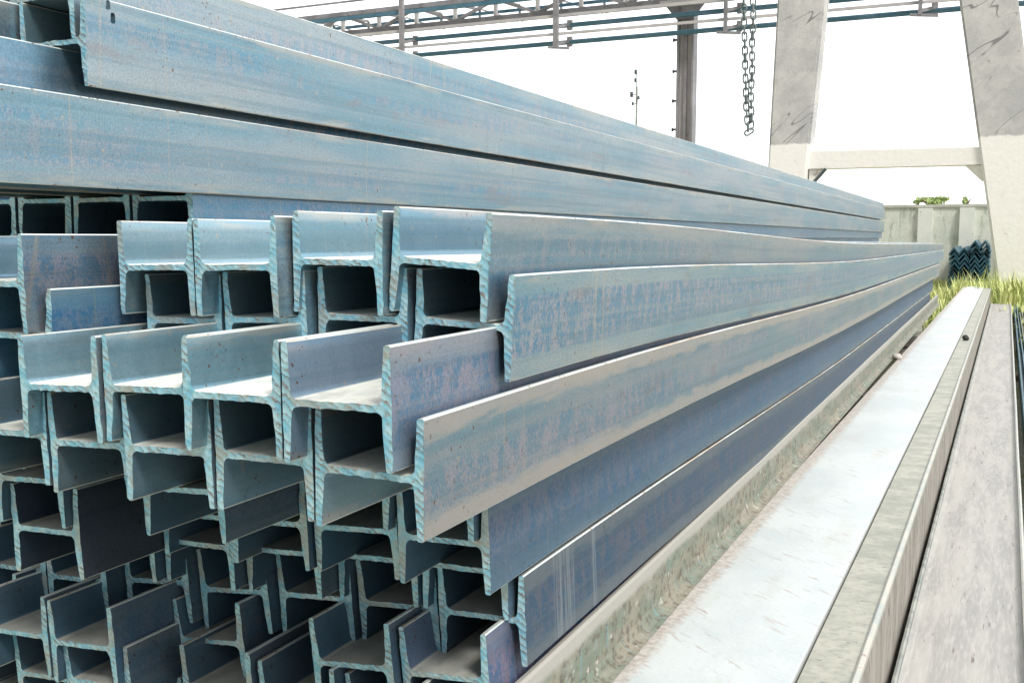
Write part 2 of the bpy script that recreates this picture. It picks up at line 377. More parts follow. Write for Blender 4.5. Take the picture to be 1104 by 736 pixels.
SPECIAL = {
 'A0': "tilted pale I-beam, rightmost in the top layer of the front stack",
 'A4': "I-beam at the left edge with mauve and blue side, level with top pale beams",
 'B0': "I-beam with bright cyan-speckled right side, just below the topmost of the front stack",
 'B4': "short-looking bright blue I-beam side with scratched marks, below the mauve one at the left",
 'C0': "I-beam with a dusty tray-like web and purple-blue side, above the largest front side face",
 'C3': "leftmost of the four protruding pale I-beams with cream dusty webs",
 'D0': "nearest I-beam with dusty beige-edged side, the largest side face in the middle of the stack",
 'E0': "smooth deep blue I-beam side directly below the large beige-edged one",
 'E4': "I-beam with a wide dark side face at the lower left",
 'G0': "I-beam with purple stained dark side, lowest full side face above the beige edge",
 'H0': "I-beam with purple blotched stubby side, at the bottom beside the beige kerb beam",
}
for row, (x0, z0, lst) in FRONT.items():
    for slot, y, dz, tilt in lst:
        x = x0 - SP * slot
        if row == 'I' and slot in IX: x = IX[slot]
        if row in 'AB' and slot >= 4: x -= .040
        dark = MOT.get(row + str(slot), .45)
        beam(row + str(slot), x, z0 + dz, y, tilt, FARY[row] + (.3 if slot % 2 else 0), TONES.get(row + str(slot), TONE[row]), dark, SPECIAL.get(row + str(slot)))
REAR = dict(
 V=(-1.902, 0.000, [(0,1.955,0),(1,1.95,0),(2,1.9,0),(3,1.9,0)]),
 U=(-1.875, .099, [(0,1.889,0),(1,1.886,0),(2,1.884,0),(3,1.881,0)]),
 S=(-1.852, .204, [(0,1.05,0),(1,1.1,0),(2,1.2,0)]),
 K=(-1.930, .312, [(0,1.12,0),(1,1.2,0),(2,1.2,0)]),
 T=(-1.852, .418, [(0,1.565,0),(1,1.50,0),(2,1.5,0)]),
 R=(-1.892, .522, [(0,1.573,0),(1,1.55,0),(2,1.6,0)]),
)
BSPEC = {
 'R0': "topmost I-beam of the rear stack, its upper edge against the sky",
 'T0': "pale I-beam with two oval bolt holes in its side, rear stack",
 'K0': "blue and pink speckled I-beam recessed between two pale sides, upper left",
 'S0': "long pale blue I-beam off the left edge, below the one with bolt holes",
 'V0': "I-beam with striped blue side, just below the rear stack's lowest pale side",
}
for row, (x0, z0, lst) in REAR.items():
    for slot, y, tilt in lst:
        beam(row + str(slot), x0 - SP * slot, z0, y, tilt, 18.7 + (.1 if row in 'ST' else 0), (.70, .70, .70) if row in 'RTS' else (.58, .66, .74), .45 if row in 'RTS' else .7, BSPEC.get(row + str(slot)))

# two oval bolt holes punched through the visible flange of one rear beam
T0 = beams['T0']
for hy, hz in ((.062, .085), (.075, .058)):
    cb = bmesh.new()
    pr = [(.0065 * math.cos(R(a)), .0065 * math.sin(R(a)) + (.006 if a < 180 else -.006)) for a in range(0, 360, 15)]
    A = [cb.verts.new((.07, hy + a, hz + b)) for a, b in pr]; B = [cb.verts.new((.12, hy + a, hz + b)) for a, b in pr]
    for i in range(len(pr)): cb.faces.new((A[i], A[(i+1)%len(pr)], B[(i+1)%len(pr)], B[i]))
    cb.faces.new(A[::-1]); cb.faces.new(B); bmesh.ops.recalc_face_normals(cb, faces=cb.faces)
    cm = bpy.data.meshes.new("cutter"); cb.to_mesh(cm); cb.free()
    co = bpy.data.objects.new("cutter", cm); COL.objects.link(co); co.matrix_world = T0.matrix_basis.copy()
    md = T0.modifiers.new("hole", 'BOOLEAN'); md.operation = 'DIFFERENCE'; md.object = co; md.solver = 'EXACT'
    bpy.context.view_layer.update()
    dg = bpy.context.evaluated_depsgraph_get()
    me = bpy.data.meshes.new_from_object(T0.evaluated_get(dg)); T0.modifiers.clear(); T0.data = me
    for v_, a_ in zip(me.vertices, me.attributes['prof'].data): a_.vector = v_.co
    bpy.data.objects.remove(co)

# concrete bearers that carry the stack
M_CONC = plain("bearer_concrete", (.34, .33, .30), (.46, .44, .40), 6)
for i, yy in enumerate((3.2, 9.0, 15.0)):
    bm = bmesh.new(); box(bm, -2.7, -.75, -.15, .15, -.20, .20, .01)
    top = CZ - 1.090 - .145 + sag_front(yy) - sag_front(1.65)
    o = obj("concrete_bearer", bm, M_CONC, loc=(0, yy, top - .20))
    o.scale.z = top / .40; o.location.z = top / 2
    tag(o, "grey concrete bearer under the beam stack, %s from the near end" % ORD[i], "concrete block", "concrete bearers under the stack")

# ------------------------------------------------------------------ long members on the right
RYAW = R(-.62)
def member(name, bm, mats, label, cat):
    o = obj(name, bm, mats); o.location = (0, 0, CZ); o.rotation_euler = (0, 0, RYAW)
    return tag(o, label, cat)
def strip(bm, pts, y0, y1, ny=24, close=False, jit=0, seed=0):
    """extrude an open/closed XZ outline along Y with slight waviness"""
    rows = []
    for j in range(ny + 1):
        y = y0 + (y1 - y0) * (j / ny) ** 1.6
        dx = noise.noise(Vector((y * .5, seed, 0))) * jit; dz = noise.noise(Vector((y * .4, seed + 9, 0))) * jit
        rows.append([bm.verts.new((x + dx, y, z + dz)) for x, z in pts])
    n = len(pts)
    for a, b in zip(rows, rows[1:]):
        for i in range(n if close else n - 1):
            bm.faces.new((a[i], b[i], b[(i+1) % n], a[(i+1) % n]))
    if close: bm.faces.new(rows[0]); bm.faces.new(rows[-1][::-1])

def kerb_material():
    k = NT("kerb_dirty_steel"); V = k.n("ShaderNodeTexCoord").outputs['Object']
    z = k.sep(V)[2]
    a = k.noise(k.vmul(V, (1, .6, 3)), 5.0, 6, .65); b = k.noise(k.vmul(V, (1, 1, 1)), 38.0, 5, .65); c = k.noise(k.vmul(V, (1, 6, 1)), 6.0, 4, .6)
    col = k.mix(k.ramp(a, .38, .62), (.14, .17, .13), (.22, .20, .155))
    col = k.mix(k.ramp(c, .55, .68, 0, .6), col, (.14, .24, .25))
    col = k.mix(k.ramp(b, .50, .62, 0, .85), col, (.09, .075, .055))
    col = k.mix(k.ramp(k.noise(k.vmul(V, (1, .8, 1.2)), 13.0, 6, .75), .50, .66, 0, .5), col, (.27, .265, .22))
    col = k.mix(k.ramp(k.noise(V, 23.0, 5, .7), .60, .68), col, (.40, .38, .33))
    col = k.mix(k.ramp(k.math('ADD', z, k.math('MULTIPLY', a, .03)), -.925, -.905), col, (.31, .30, .27))
    k.bump(k.math('ADD', a, b), .5, .004)
    return k.done(col, .7)
bm = bmesh.new()
strip(bm, [(-.855,-1.052),(-.846,-.905),(-.842,-.897),(-.832,-.896),(-.826,-.902),(-.823,-.94),(-.820,-1.02),(-.812,-1.040),(-.796,-1.049),(-.780,-1.052)], .55, 17.5, 40, True, .004, 3)
o = member("kerb_beam", bm, kerb_material(), "dusty greenish-beige steel edge running between the beam stack and the white strip", "steel edge")
o.rotation_euler = (0, 0, R(-.15))

def white_material():
    k = NT("chipped_white_paint"); V = k.n("ShaderNodeTexCoord").outputs['Object']; x, y, z = k.sep(V)[:3]
    # short oblique scuffs
    rot = k.n("ShaderNodeVectorRotate", rotation_type='Z_AXIS'); k.put(rot.inputs['Vector'], V); rot.inputs['Angle'].default_value = R(38)
    sc = k.noise(k.vmul(rot.outputs[0], (6, 34, 1)), 1.0, 6, .75)
    g = k.noise(V, 2.6, 4); f = k.noise(V, 60.0, 4, .6)
    col = k.mix(k.ramp(g, .35, .65), (.45, .495, .50), (.52, .555, .55))
    col = k.mix(k.ramp(k.noise(k.vmul(V, (7, 1.6, 1)), 1.0, 6, .7), .50, .68, 0, .45), col, (.44, .43, .40))
    col = k.mix(k.math('MULTIPLY', k.ramp(sc, .56, .66), k.ramp(g, .40, .58, .35, 1.0)), col, (.38, .34, .31))
    edge = k.math('ADD', x, k.math('MULTIPLY', k.math('SUBTRACT', k.noise(k.vmul(rot.outputs[0], (14, 40, 1)), 1.0, 5, .7), .5), .09))
    em = k.math('MULTIPLY', k.ramp(edge, -.785, -.745, 1, 0), k.ramp(k.noise(V, 45.0, 4, .7), .3, .55, .55, 1))
    col = k.mix(em, col, k.mix(k.ramp(f, .4, .6), (.46, .42, .38), (.32, .29, .26)))
    er = k.ramp(k.math('ADD', x, k.math('MULTIPLY', g, .006)), -.414, -.408)
    col = k.mix(k.math('MULTIPLY', er, .8), col, (.22, .22, .20))
    k.bump(k.math('ADD', k.math('MULTIPLY', g, 2.0), f), .35, .004)
    return k.done(col, .5)
bm = bmesh.new()
strip(bm, [(-.818,-1.075),(-.818,-1.0535),(-.6,-1.0525),(-.418,-1.0515),(-.410,-1.053),(-.408,-1.058),(-.408,-1.44),(-.44,-1.44),(-.44,-1.075)], .5, 24.2, 40, True, .0025, 7)
member("white_beam", bm, white_material(), "wide bright white painted steel member with scuffed dirty left margin beside the beam stack", "steel beam")

M_STRIP = plain("grey_green_steel", (.28, .29, .24), (.40, .39, .33), 5.0, .6, .35, .004, (1.4, 1.9, 1), (.16, .17, .15), (.62, .69), 0.05, (.24, .25, .22))
M_FACE = plain("streaked_steel_face", (.19, .18, .155), (.31, .285, .25), 4.5, .6, .4, .004, (1, 2.2, .6), (.12, .095, .08), (.54, .64), 0.05, (.28, .25, .22))
M_LIP = plain("bright_steel_lip", (.34, .37, .35), (.44, .42, .37), 12, .5, .3, .002, (1, 1, 1), (.3, .24, .2))
def mem_multi(name, segs, mats, y0, y1, label, cat, seed, yaw=None):
    root = empty(name, (0, 0, CZ), RYAW if yaw is None else yaw); tag(root, label, cat)
    for (pn, pts), m in zip(segs, mats):
        bm = bmesh.new(); strip(bm, pts, y0, y1, 40, True, .0025, seed); obj(pn, bm, m, root)
    return root
mem_multi("box_beam", [
  ("top_flange", [(-.402,-1.056),(-.402,-1.050),(-.285,-1.044),(-.285,-1.056)]),
  ("lip", [(-.2848,-1.056),(-.2848,-1.038),(-.2790,-1.034),(-.2715,-1.035),(-.2680,-1.040),(-.2680,-1.056)]),
  ("side_plate", [(-.402,-1.0565),(-.2690,-1.0565),(-.2660,-1.10),(-.2660,-1.40),(-.266,-1.46),(-.402,-1.46)])],
  [M_STRIP, M_LIP, M_FACE], .5, 23.4, "grey-green topped steel beam with a bright lip and rust-streaked side, right of the white one", "steel beam", 11)
M_FLOOR = plain("pale_dusty_steel", (.27, .265, .25), (.35, .34, .315), 5.0, .65, .4, .003, (3.5, .35, 1), (.15, .12, .11), (.63, .68), 0.05, (.40, .385, .36))
M_RIM = plain("dark_rim", (.16, .18, .17), (.30, .31, .28), 9, .6, .4, .003)
mem_multi("wide_channel", [
  ("rim", [(-.250,-1.45),(-.250,-1.303),(-.242,-1.300),(-.236,-1.303),(-.236,-1.45)]),
  ("bed", [(-.2355,-1.45),(-.2355,-1.318),(-.215,-1.324),(-.16,-1.3275),(.085,-1.3275),(.106,-1.322),(.106,-1.45)]),
  ("rim", [(.1065,-1.45),(.1065,-1.300),(.114,-1.296),(.122,-1.300),(.122,-1.45)])],
  [M_RIM, M_FLOOR, M_LIP], .5, 22.6, "pale dusty flat steel channel with dark rims, rightmost wide member in the foreground", "steel channel", 15)
M_DKST = plain("dark_teal_steel", (.03, .10, .13), (.08, .17, .20), 6, .5, .3, .003, (1, .5, 1), (.20, .15, .12))
for i, (xx, zt, mt, lb) in enumerate(((.195, -1.31, M_DKST, "dark teal steel bar just right of the pale dusty channel"), (.275, -1.33, M_RIM, "dark grey steel bar at the right edge beyond the teal one"), (.36, -1.30, M_FLOOR, "pale steel bar at the right edge of the photo behind two dark ones"))):
    bm = bmesh.new()
    strip(bm, [(-.026,-1.46),(-.026,zt),(-.018,zt+.003),(-.014,zt),(-.014,-1.40),(.014,-1.40),(.014,zt),(.018,zt+.003),(.026,zt),(.026,-1.46)], .5, 22.0 - i * .6, 24, True, .003, 20 + i)
    o = obj("steel_bar", bm, mt); o.location = (xx, 0, CZ); o.rotation_euler = (0, 0, RYAW); tag(o, lb, "steel bar")
# timber packers beneath the right-hand members
M_TIMB = plain("packer_timber", (.16, .12, .08), (.26, .20, .14), 5, .85, .5, .006, (1, 8, 8))
for i, yy in enumerate((4.0, 12.0, 20.0)):
    bm = bmesh.new(); box(bm, -.9, .5, -.08, .08, 0, .045, .004)
    tag(obj("timber_packer", bm, M_TIMB, loc=(0, yy, -.01)), "brown timber packer under the right-hand members, %s from the near end" % ORD[i], "timber", "timber packers on the ground")
M_DARKSTONE = plain("dark_stone_mat", (.02, .02, .02), (.05, .05, .045), 20, .9)
# small pebble / clamp lying on the white beam
for (px, py, s, lb, cat, nm) in ((-.352, 11.3, .035, "small dark lump lying on the grey-green beam near its far end", "stone", "dark_stone"),):
    bm = bmesh.new(); bmesh.ops.create_icosphere(bm, subdivisions=2, radius=s)
    for v in bm.verts: v.co *= 1 + .3 * noise.noise(v.co * 30); v.co.z *= .9
    o = obj(nm, bm, M_DARKSTONE, loc=(px + .13, py, CZ - 1.02), smooth=True); tag(o, lb, cat)
bm = bmesh.new(); bmesh.ops.create_icosphere(bm, subdivisions=2, radius=.045)
for v in bm.verts: v.co *= 1 + .35 * noise.noise(v.co * 28); v.co.z *= .7
tag(obj("rubble_lump", bm, M_CONC, loc=(-.72, 9.3, CZ - 1.03), smooth=True), "crumbly pale lump on the left margin of the white member", "rubble")

# ------------------------------------------------------------------ gantry frame (concrete, marbled)
def leg_material():
    k = NT("marbled_concrete"); V = k.n("ShaderNodeTexCoord").outputs['Object']; x, y, z = k.sep(V)[:3]
    rot = k.n("ShaderNodeVectorRotate", rotation_type='Y_AXIS'); k.put(rot.inputs['Vector'], V); rot.inputs['Angle'].default_value = R(38)
    veins = k.noise(k.vmul(rot.outputs[0], (.5, 1, 3.2)), 1.2, 6, .65, .8)
    cloud = k.noise(V, 1.3, 5, .6); f = k.noise(V, 9.0, 5, .7)
    col = k.mix(k.ramp(cloud, .35, .65), (.46, .46, .465), (.58, .57, .56))
    col = k.mix(k.ramp(veins, .52, .66, 0, .35), col, (.38, .38, .39))
    line = k.math('ABSOLUTE', k.math('SUBTRACT', k.noise(k.vmul(rot.outputs[0], (.22, 1, 1.3)), .9, 2, .5, .15), .5))
    col = k.mix(k.math('MULTIPLY', k.ramp(line, .0015, .005, .9, 0), k.ramp(k.noise(V, .9, 2), .44, .5)), col, (.20, .19, .20))
    col = k.mix(k.ramp(f, .64, .70, 0, .8), col, (.22, .20, .19))
    lowm = k.ramp(k.math('ADD', z, k.math('MULTIPLY', k.noise(V, 3.0, 5, .7), .16)), 3.90, 3.96, 1, 0)
    col = k.mix(k.ramp(k.noise(k.vmul(V, (1, 1, .8)), 4.5, 7, .75), .50, .62, 0, .4), col, (.36, .36, .37))
    lo = k.mix(k.ramp(f, .35, .7), (.90, .885, .86), (.85, .835, .81))
    lo = k.mix(k.ramp(k.noise(V, 2.2, 6, .7), .62, .68, 0, .6), lo, (.5, .45, .38))
    col = k.mix(lowm, col, lo)
    k.bump(f, .4, .02)
    return k.done(col, .85)
M_LEG = leg_material()
GY = 26.0
groot = empty("gantry_frame", (-2.4, GY, 0)); tag(groot, "large pale concrete A-frame gantry with two leaning legs and a low cross beam", "gantry")
def gpt(x, y): p = at(x, y, GY); return Vector((p.x + 2.4, 0, p.z))
def extrap(p, q, z): t = (z - p.z) / (q.z - p.z); return p + (q - p) * t
def leg(pl0, pl1, pr0, pr1, depth):
    a = gpt(*pl0); b = gpt(*pl1); c = gpt(*pr0); d_ = gpt(*pr1)
    bm = bmesh.new(); zt, zb = 9.5, -.05
    quad = [extrap(a, b, zb), extrap(c, d_, zb), extrap(c, d_, zt), extrap(a, b, zt)]
    prism(bm, quad, depth)
    es = [e for e in bm.edges if abs((e.verts[0].co - e.verts[1].co).z) > 3]
    bmesh.ops.bevel(bm, geom=es, offset=.05, segments=2, affect='EDGES')
    return obj("leg", bm, M_LEG, groot)
leg((838, 0), (829, 155), (889, 0), (873, 155), .75)
leg((1034, 0), (1057, 170), (1098, 0), (1119, 170), .75)
bm = bmesh.new(); A = gpt(868, 163); B = gpt(868, 182); C = gpt(1060, 158); D_ = gpt(1060, 177)
prism(bm, [B, D_, C, A], .5); bmesh.ops.translate(bm, verts=bm.verts, vec=(0, .10, 0)); obj("cross_beam", bm, M_LEG, groot)
for q in (((871, 182.4), (886, 182.2), (871, 203)), ((1040, 177.8), (1060, 177.6), (1060, 196))):
    bm = bmesh.new(); prism(bm, [gpt(*p) for p in q], .3); bmesh.ops.translate(bm, verts=bm.verts, vec=(0, .18, 0)); obj("haunch", bm, M_LEG, groot)
M_DARK = plain("dark_painted_steel", (.05, .07, .08), (.10, .12, .13), 3, .55)
bm = bmesh.new(); tube(bm, gpt(890, 182) + Vector((0, .05, 0)), gpt(873, 201) + Vector((0, .05, 0)), .045); obj("brace_rod", bm, M_DARK, groot)

# ------------------------------------------------------------------ crane runway beyond
M_RUN = plain("runway_grey_steel", (.19, .19, .20), (.30, .29, .31), 1.5, .6, .2, .01, spots=(.14, .10, .09))
M_RAIL = plain("runway_pale_rail", (.42, .41, .42), (.52, .50, .50), 1.5, .6, .2, .01)
M_BLUE = plain("runway_blue_pipe", (.05, .14, .20), (.09, .19, .26), 1.5, .45, .2, .01)
RY = 30.0
rw = empty("crane_runway", (-9, RY, 0)); tag(rw, "long lattice crane runway of grey and blue bars crossing the sky", "crane runway")
def rp(X, Z, dy=0): return Vector((X + 9, dy, Z + CZ))
XL, XR = -27.0, 3.0
def line_bar(name, z0, z1, w_, h_, m, dy=0, tub=False):
    bm = bmesh.new()
    (tube if tub else bar)(bm, rp(XL, z0, dy), rp(XR, z1, dy), w_, h_) if not tub else tube(bm, rp(XL, z0, dy), rp(XR, z1, dy), w_)
    return obj(name, bm, m, rw)
line_bar("top_chord", 7.84, 7.73, .18, .15, M_RUN)
line_bar("top_chord", 7.62, 7.51, .12, .12, M_BLUE, -.3)
line_bar("bottom_chord", 7.20, 7.02, .20, .15, M_RUN)
line_bar("bottom_chord", 7.02, 6.85, .10, .09, M_RAIL, -.3)
line_bar("conductor_pipe", 6.75, 6.58, .075, 0, M_BLUE, -.1, True)
line_bar("guide_rail", 6.50, 6.27, .07, .08, M_RAIL, -.3)
line_bar("conductor_pipe", 6.22, 6.07, .075, 0, M_BLUE, -.1, True)
line_bar("side_chord", 7.56, 7.42, .09, .09, M_BLUE, .7)
line_bar("rear_chord", 7.95, 7.84, .09, .09, M_RUN, 1.0)
line_bar("rear_chord", 7.34, 7.16, .09, .09, M_RUN, 1.0)
line_bar("handrail", 8.35, 8.25, .06, .06, M_RUN, .3)
x = XL; i = 0
while x < XR:
    f = (x - XL) / (XR - XL); zb = 7.27 - .18*f; zt = 7.76 - .11*f
    bm = bmesh.new(); bar(bm, rp(x, zb), rp(x, zt), .11, .11); obj("lattice_post", bm, M_RAIL, rw)
    bm = bmesh.new()
    if i % 2: bar(bm, rp(x + .06, zb), rp(x + 1.44, zt), .09, .09)
    else: bar(bm, rp(x + .06, zt), rp(x + 1.44, zb), .09, .09)
    obj("lattice_diagonal", bm, M_RUN, rw)
    bm = bmesh.new(); bar(bm, rp(x + .4, zb, 1.0), rp(x + .4, zt, 1.0), .07, .07); obj("lattice_post", bm, M_RUN, rw)
    bm = bmesh.new(); bar(bm, rp(x, zt, .02), rp(x + .4, zt, .98), .07, .07); obj("lattice_tie", bm, M_RUN, rw)
    bm = bmesh.new()
    if i % 2: bar(bm, rp(x + .46, zt, 1.0), rp(x + 1.84, zb, 1.0), .06, .06)
    else: bar(bm, rp(x + .46, zb, 1.0), rp(x + 1.84, zt, 1.0), .06, .06)
    obj("lattice_diagonal", bm, M_RAIL, rw)
    x += 1.5; i += 1
for px in (440, 605, 786, 993):
    X = at(px, 20, RY).x
    bm = bmesh.new(); bar(bm, rp(X, 5.95, -.42), rp(X, 8.3, -.42), .16 if px < 700 else .10, .12)
    for z_ in (6.15, 6.66): bar(bm, rp(X - .05, z_ - .08, -.36), rp(X + .38, z_ + .03, -.1), .09, .09); bar(bm, rp(X + .34, z_ - .14, -.1), rp(X + .34, z_ + .16, -.1), .16, .1)
    bar(bm, rp(X - .25, 5.98, -.42), rp(X + .45, 5.90, -.42), .1, .07)
    obj("hanger_bracket", bm, M_RUN, rw)
# column
p0 = at(731, 100, RY + .3); p1 = at(749, 100, RY + .3); cw = p1.x - p0.x; cxm = (p0.x + p1.x) / 2
col = empty("steel_column", (cxm, RY + .3, 0)); tag(col, "rusty grey steel H-column with bolts, rising behind the rear stack to the runway", "column")
bm = bmesh.new(); zt = 8.6
box(bm, -cw/2, -cw/2 + .06, -.22, .22, 0, zt); obj("flange", bm, M_RUN, col)
bm = bmesh.new(); box(bm, cw/2 - .06, cw/2, -.22, .22, 0, zt); obj("flange", bm, M_RUN, col)
bm = bmesh.new(); box(bm, -cw/2 + .062, cw/2 - .062, -.05, .0, 0, zt); obj("web", bm, plain("column_web", (.36, .33, .34), (.46, .43, .42), 1.2, .7, .3, .01, (2, 1, .5), (.2, .15, .14)), col)
bm = bmesh.new(); box(bm, -.06, .03, -.12, -.052, 0, zt); obj("stiffener", bm, M_RUN, col)
bm = bmesh.new(); q = [Vector((-.62, -.3, 6.98 + CZ)), Vector((.62, -.3, 6.98 + CZ)), Vector((.26, -.3, 6.55 + CZ)), Vector((-.26, -.3, 6.55 + CZ))]; prism(bm, q, .06); obj("gusset", bm, M_RUN, col)
bm = bmesh.new(); box(bm, -.75, .75, -.42, -.30, 6.98 + CZ, 7.10 + CZ); obj("bracket_plate", bm, M_RAIL, col)
for z_ in (at(728, 42, RY).z, at(728, 76, RY).z, at(728, 108, RY).z, at(728, 139, RY).z):
    bm = bmesh.new(); tube(bm, (-cw/2 - .11, -.1, z_), (-cw/2 - .002, -.1, z_), .035, n=6); tube(bm, (-cw/2 - .15, -.1, z_), (-cw/2 - .11, -.1, z_), .06, n=6); obj("bolt", bm, M_DARK, col)

# ------------------------------------------------------------------ hoist chain
M_CHAIN = plain("galvanised_chain", (.12, .15, .15), (.22, .26, .25), 30, .4, .2, .001, spots=(.18, .12, .08), metal=.5)
CYD = 8.5
def link_bm():
    bm = bmesh.new(); a, b, r, n, m = .017, .032, .0062, 20, 6; rings = []
    for i in range(n):
        t = 2*math.pi*i/n; cx_ = a*math.cos(t); cz_ = a*math.sin(t) + (b - a) * (1 if math.sin(t) > 0 else -1) * min(1, abs(math.sin(t)) * 3)
        o_ = Vector((math.cos(t), 0, math.sin(t)))
        rings.append([bm.verts.new(Vector((cx_, 0, cz_)) + (o_*math.cos(s) + Vector((0, 1, 0))*math.sin(s))*r) for s in [2*math.pi*k/m for k in range(m)]])
    for i in range(n):
        A_, B_ = rings[i], rings[(i+1) % n]
        for k in range(m): bm.faces.new((A_[k], A_[(k+1)%m], B_[(k+1)%m], B_[k]))
    bmesh.ops.recalc_face_normals(bm, faces=bm.faces); return bm
lme = bpy.data.meshes.new("link"); lb_ = link_bm(); lb_.to_mesh(lme); lb_.free(); lme.materials.append(M_CHAIN)
for p in lme.polygons: p.use_smooth = True
PITCHC = .047; SC = 1.2; PITCHC *= SC
tl = at(802, -40, CYD); bl = at(806.5, 141, CYD); tr = at(813, -40, CYD)
ch = empty("hoist_chain", (bl.x, CYD, bl.z)); tag(ch, "galvanised hoist chain hanging in a narrow loop against the white sky", "chain")
path = []
n1 = int((tl - bl).length / PITCHC)
for i in range(n1 + 1): path.append(bl + (tl - bl) * (i / n1) + Vector((-.010 * min(1, i / 3) , 0, 0)))
rb = bl + Vector((.022, 0, .02))
right = [rb + (tr - rb) * (i / n1) + Vector((math.sin(i * .9) * .003, 0, 0)) for i in range(n1 + 1)]
for side, pp in enumerate((path, right)):
    for i in range(len(pp) - 1):
        c = (pp[i] + pp[i+1]) / 2; dv = (pp[i+1] - pp[i]).normalized()
        o = bpy.data.objects.new("link", lme); COL.objects.link(o); o.parent = ch
        q = dv.to_track_quat('Z', 'Y').to_matrix().to_4x4() @ Matrix.Rotation(R(90 if (i + side) % 2 else 0) + .35 + .25*math.sin(i*2.1), 4, 'Z') @ Matrix.Scale(SC, 4)
        o.matrix_local = Matrix.Translation(c - Vector((bl.x, CYD, bl.z))) @ q
o = bpy.data.objects.new("link", lme); COL.objects.link(o); o.parent = ch
o.matrix_local = Matrix.Translation(Vector((.008, 0, -.01))) @ Matrix.Rotation(R(60), 4, 'Y') @ Matrix.Scale(SC, 4)

# ------------------------------------------------------------------ antenna mast
MY = 60; b0 = at(686, 145, MY); t0 = at(685, 76, MY)
mast = empty("antenna_mast", (b0.x, MY, 0)); tag(mast, "thin distant antenna mast with small fittings above the beam stack", "mast")
M_MAST = plain("mast_grey", (.22, .26, .24), (.34, .36, .32), 2, .7)
bm = bmesh.new(); tube(bm, (0, 0, 0), (0, 0, t0.z - 1.0), .11, .07); tube(bm, (-.03, 0, t0.z - 1.0), (-.05, 0, t0.z), .04, .03); obj("pole", bm, M_MAST, mast)
for dx, px_y, s in ((-.30, 102, .16), (-.05, 78, .14), (.16, 106, .10), (-.06, 87, .12), (-.22, 112, .10)):
    z_ = at(686, px_y, MY).z
    bm = bmesh.new(); box(bm, dx - s/2, dx + s/2, -.2, 0, z_ - s, z_ + s, .02); bar(bm, (dx, 0, z_), (0, 0, z_), .04, .04); obj("antenna", bm, M_DARK, mast)

# ------------------------------------------------------------------ boundary wall
def wall_material():
    k = NT("mossy_wall"); V = k.n("ShaderNodeTexCoord").outputs['Object']; x, y, z = k.sep(V)[:3]
    a = k.noise(V, 1.1, 5, .65); b = k.noise(k.vmul(V, (3, 1, .7)), 1.6, 5, .7); c = k.noise(V, 14.0, 4, .7)
    col = k.mix(k.ramp(a, .35, .62), (.62, .66, .59), (.72, .74, .67))
    col = k.mix(k.ramp(b, .50, .64, 0, .75), col, (.34, .40, .32))
    col = k.mix(k.ramp(c, .5, .7, 0, .3), col, (.30, .30, .26))
    br = k.n("ShaderNodeTexBrick"); k.put(br.inputs['Vector'], k.comb(x, z, 0.0)); br.inputs['Scale'].default_value = 1.0
    br.inputs['Brick Width'].default_value = .42; br.inputs['Row Height'].default_value = .22; br.inputs['Mortar Size'].default_value = .0035
    br.inputs['Color1'].default_value = (1, 1, 1, 1); br.inputs['Color2'].default_value = (.92, .92, .92, 1); br.inputs['Mortar'].default_value = (.7, .7, .7, 1)
    col = k.mix(.6, col, k.mix(1.0, col, br.outputs['Color'], 'MULTIPLY'))
    k.bump(k.math('ADD', a, c), .4, .02)
    return k.done(col, .9)
WY = 36.0
wt = at(1010, 223.5, WY).z
wall = empty("boundary_wall", (-3, WY, 0)); tag(wall, "long mossy grey-green block wall with pillars and coping beyond the yard", "wall")
mw = wall_material()
bm = bmesh.new(); box(bm, -22, 30, 0, .22, 0, wt); obj("panel", bm, mw, wall)
bm = bmesh.new(); box(bm, -22, 30, -.05, .27, wt + .002, wt + .09); obj("coping", bm, plain("coping", (.42,.43,.38),(.52,.52,.46),2,.9), wall)
for px in (906, 997, 1042, 1089):
    X = at(px, 250, WY).x + 3
    bm = bmesh.new(); box(bm, X - .22, X + .22, -.14, -.002, 0, wt - .02); obj("pillar", bm, plain("pillar_wall", (.68,.72,.67),(.76,.78,.72),1.4,.9, spots=(.3,.33,.26)) if px == 906 else bpy.data.materials["pillar_wall"], wall)

# ------------------------------------------------------------------ foliage
def leaf_material(name, c1, c2):
    k = NT(name); P = k.n("ShaderNodeNewGeometry").outputs['Random Per Island']
    k.b.inputs['Subsurface Weight'].default_value = 0
    k.put(k.b.inputs['Transmission Weight'], 0.0)
    return k.done(k.mix(P, c1, c2), .6)
M_LEAF = leaf_material("tree_leaves", (.13, .22, .05), (.36, .44, .14))
M_BARK = plain("bark", (.12, .09, .06), (.2, .16, .11), 6)
def crown(bm, rnd, c, rx, ry, rz, n, s):
    for _ in range(n):
        u = Vector((rnd.gauss(0, 1), rnd.gauss(0, 1), rnd.gauss(0, 1))).normalized() * rnd.random() ** .45
        p = Vector(c) + Vector((u.x*rx, u.y*ry, u.z*rz))
        a = Vector((rnd.uniform(-1,1), rnd.uniform(-1,1), rnd.uniform(-1,1))).normalized(); b = a.orthogonal().normalized()
        k_ = s * rnd.uniform(.6, 1.3)
        bm.faces.new([bm.verts.new(p + v) for v in (a*k_, b*k_*.5, -a*k_, -b*k_*.5)])
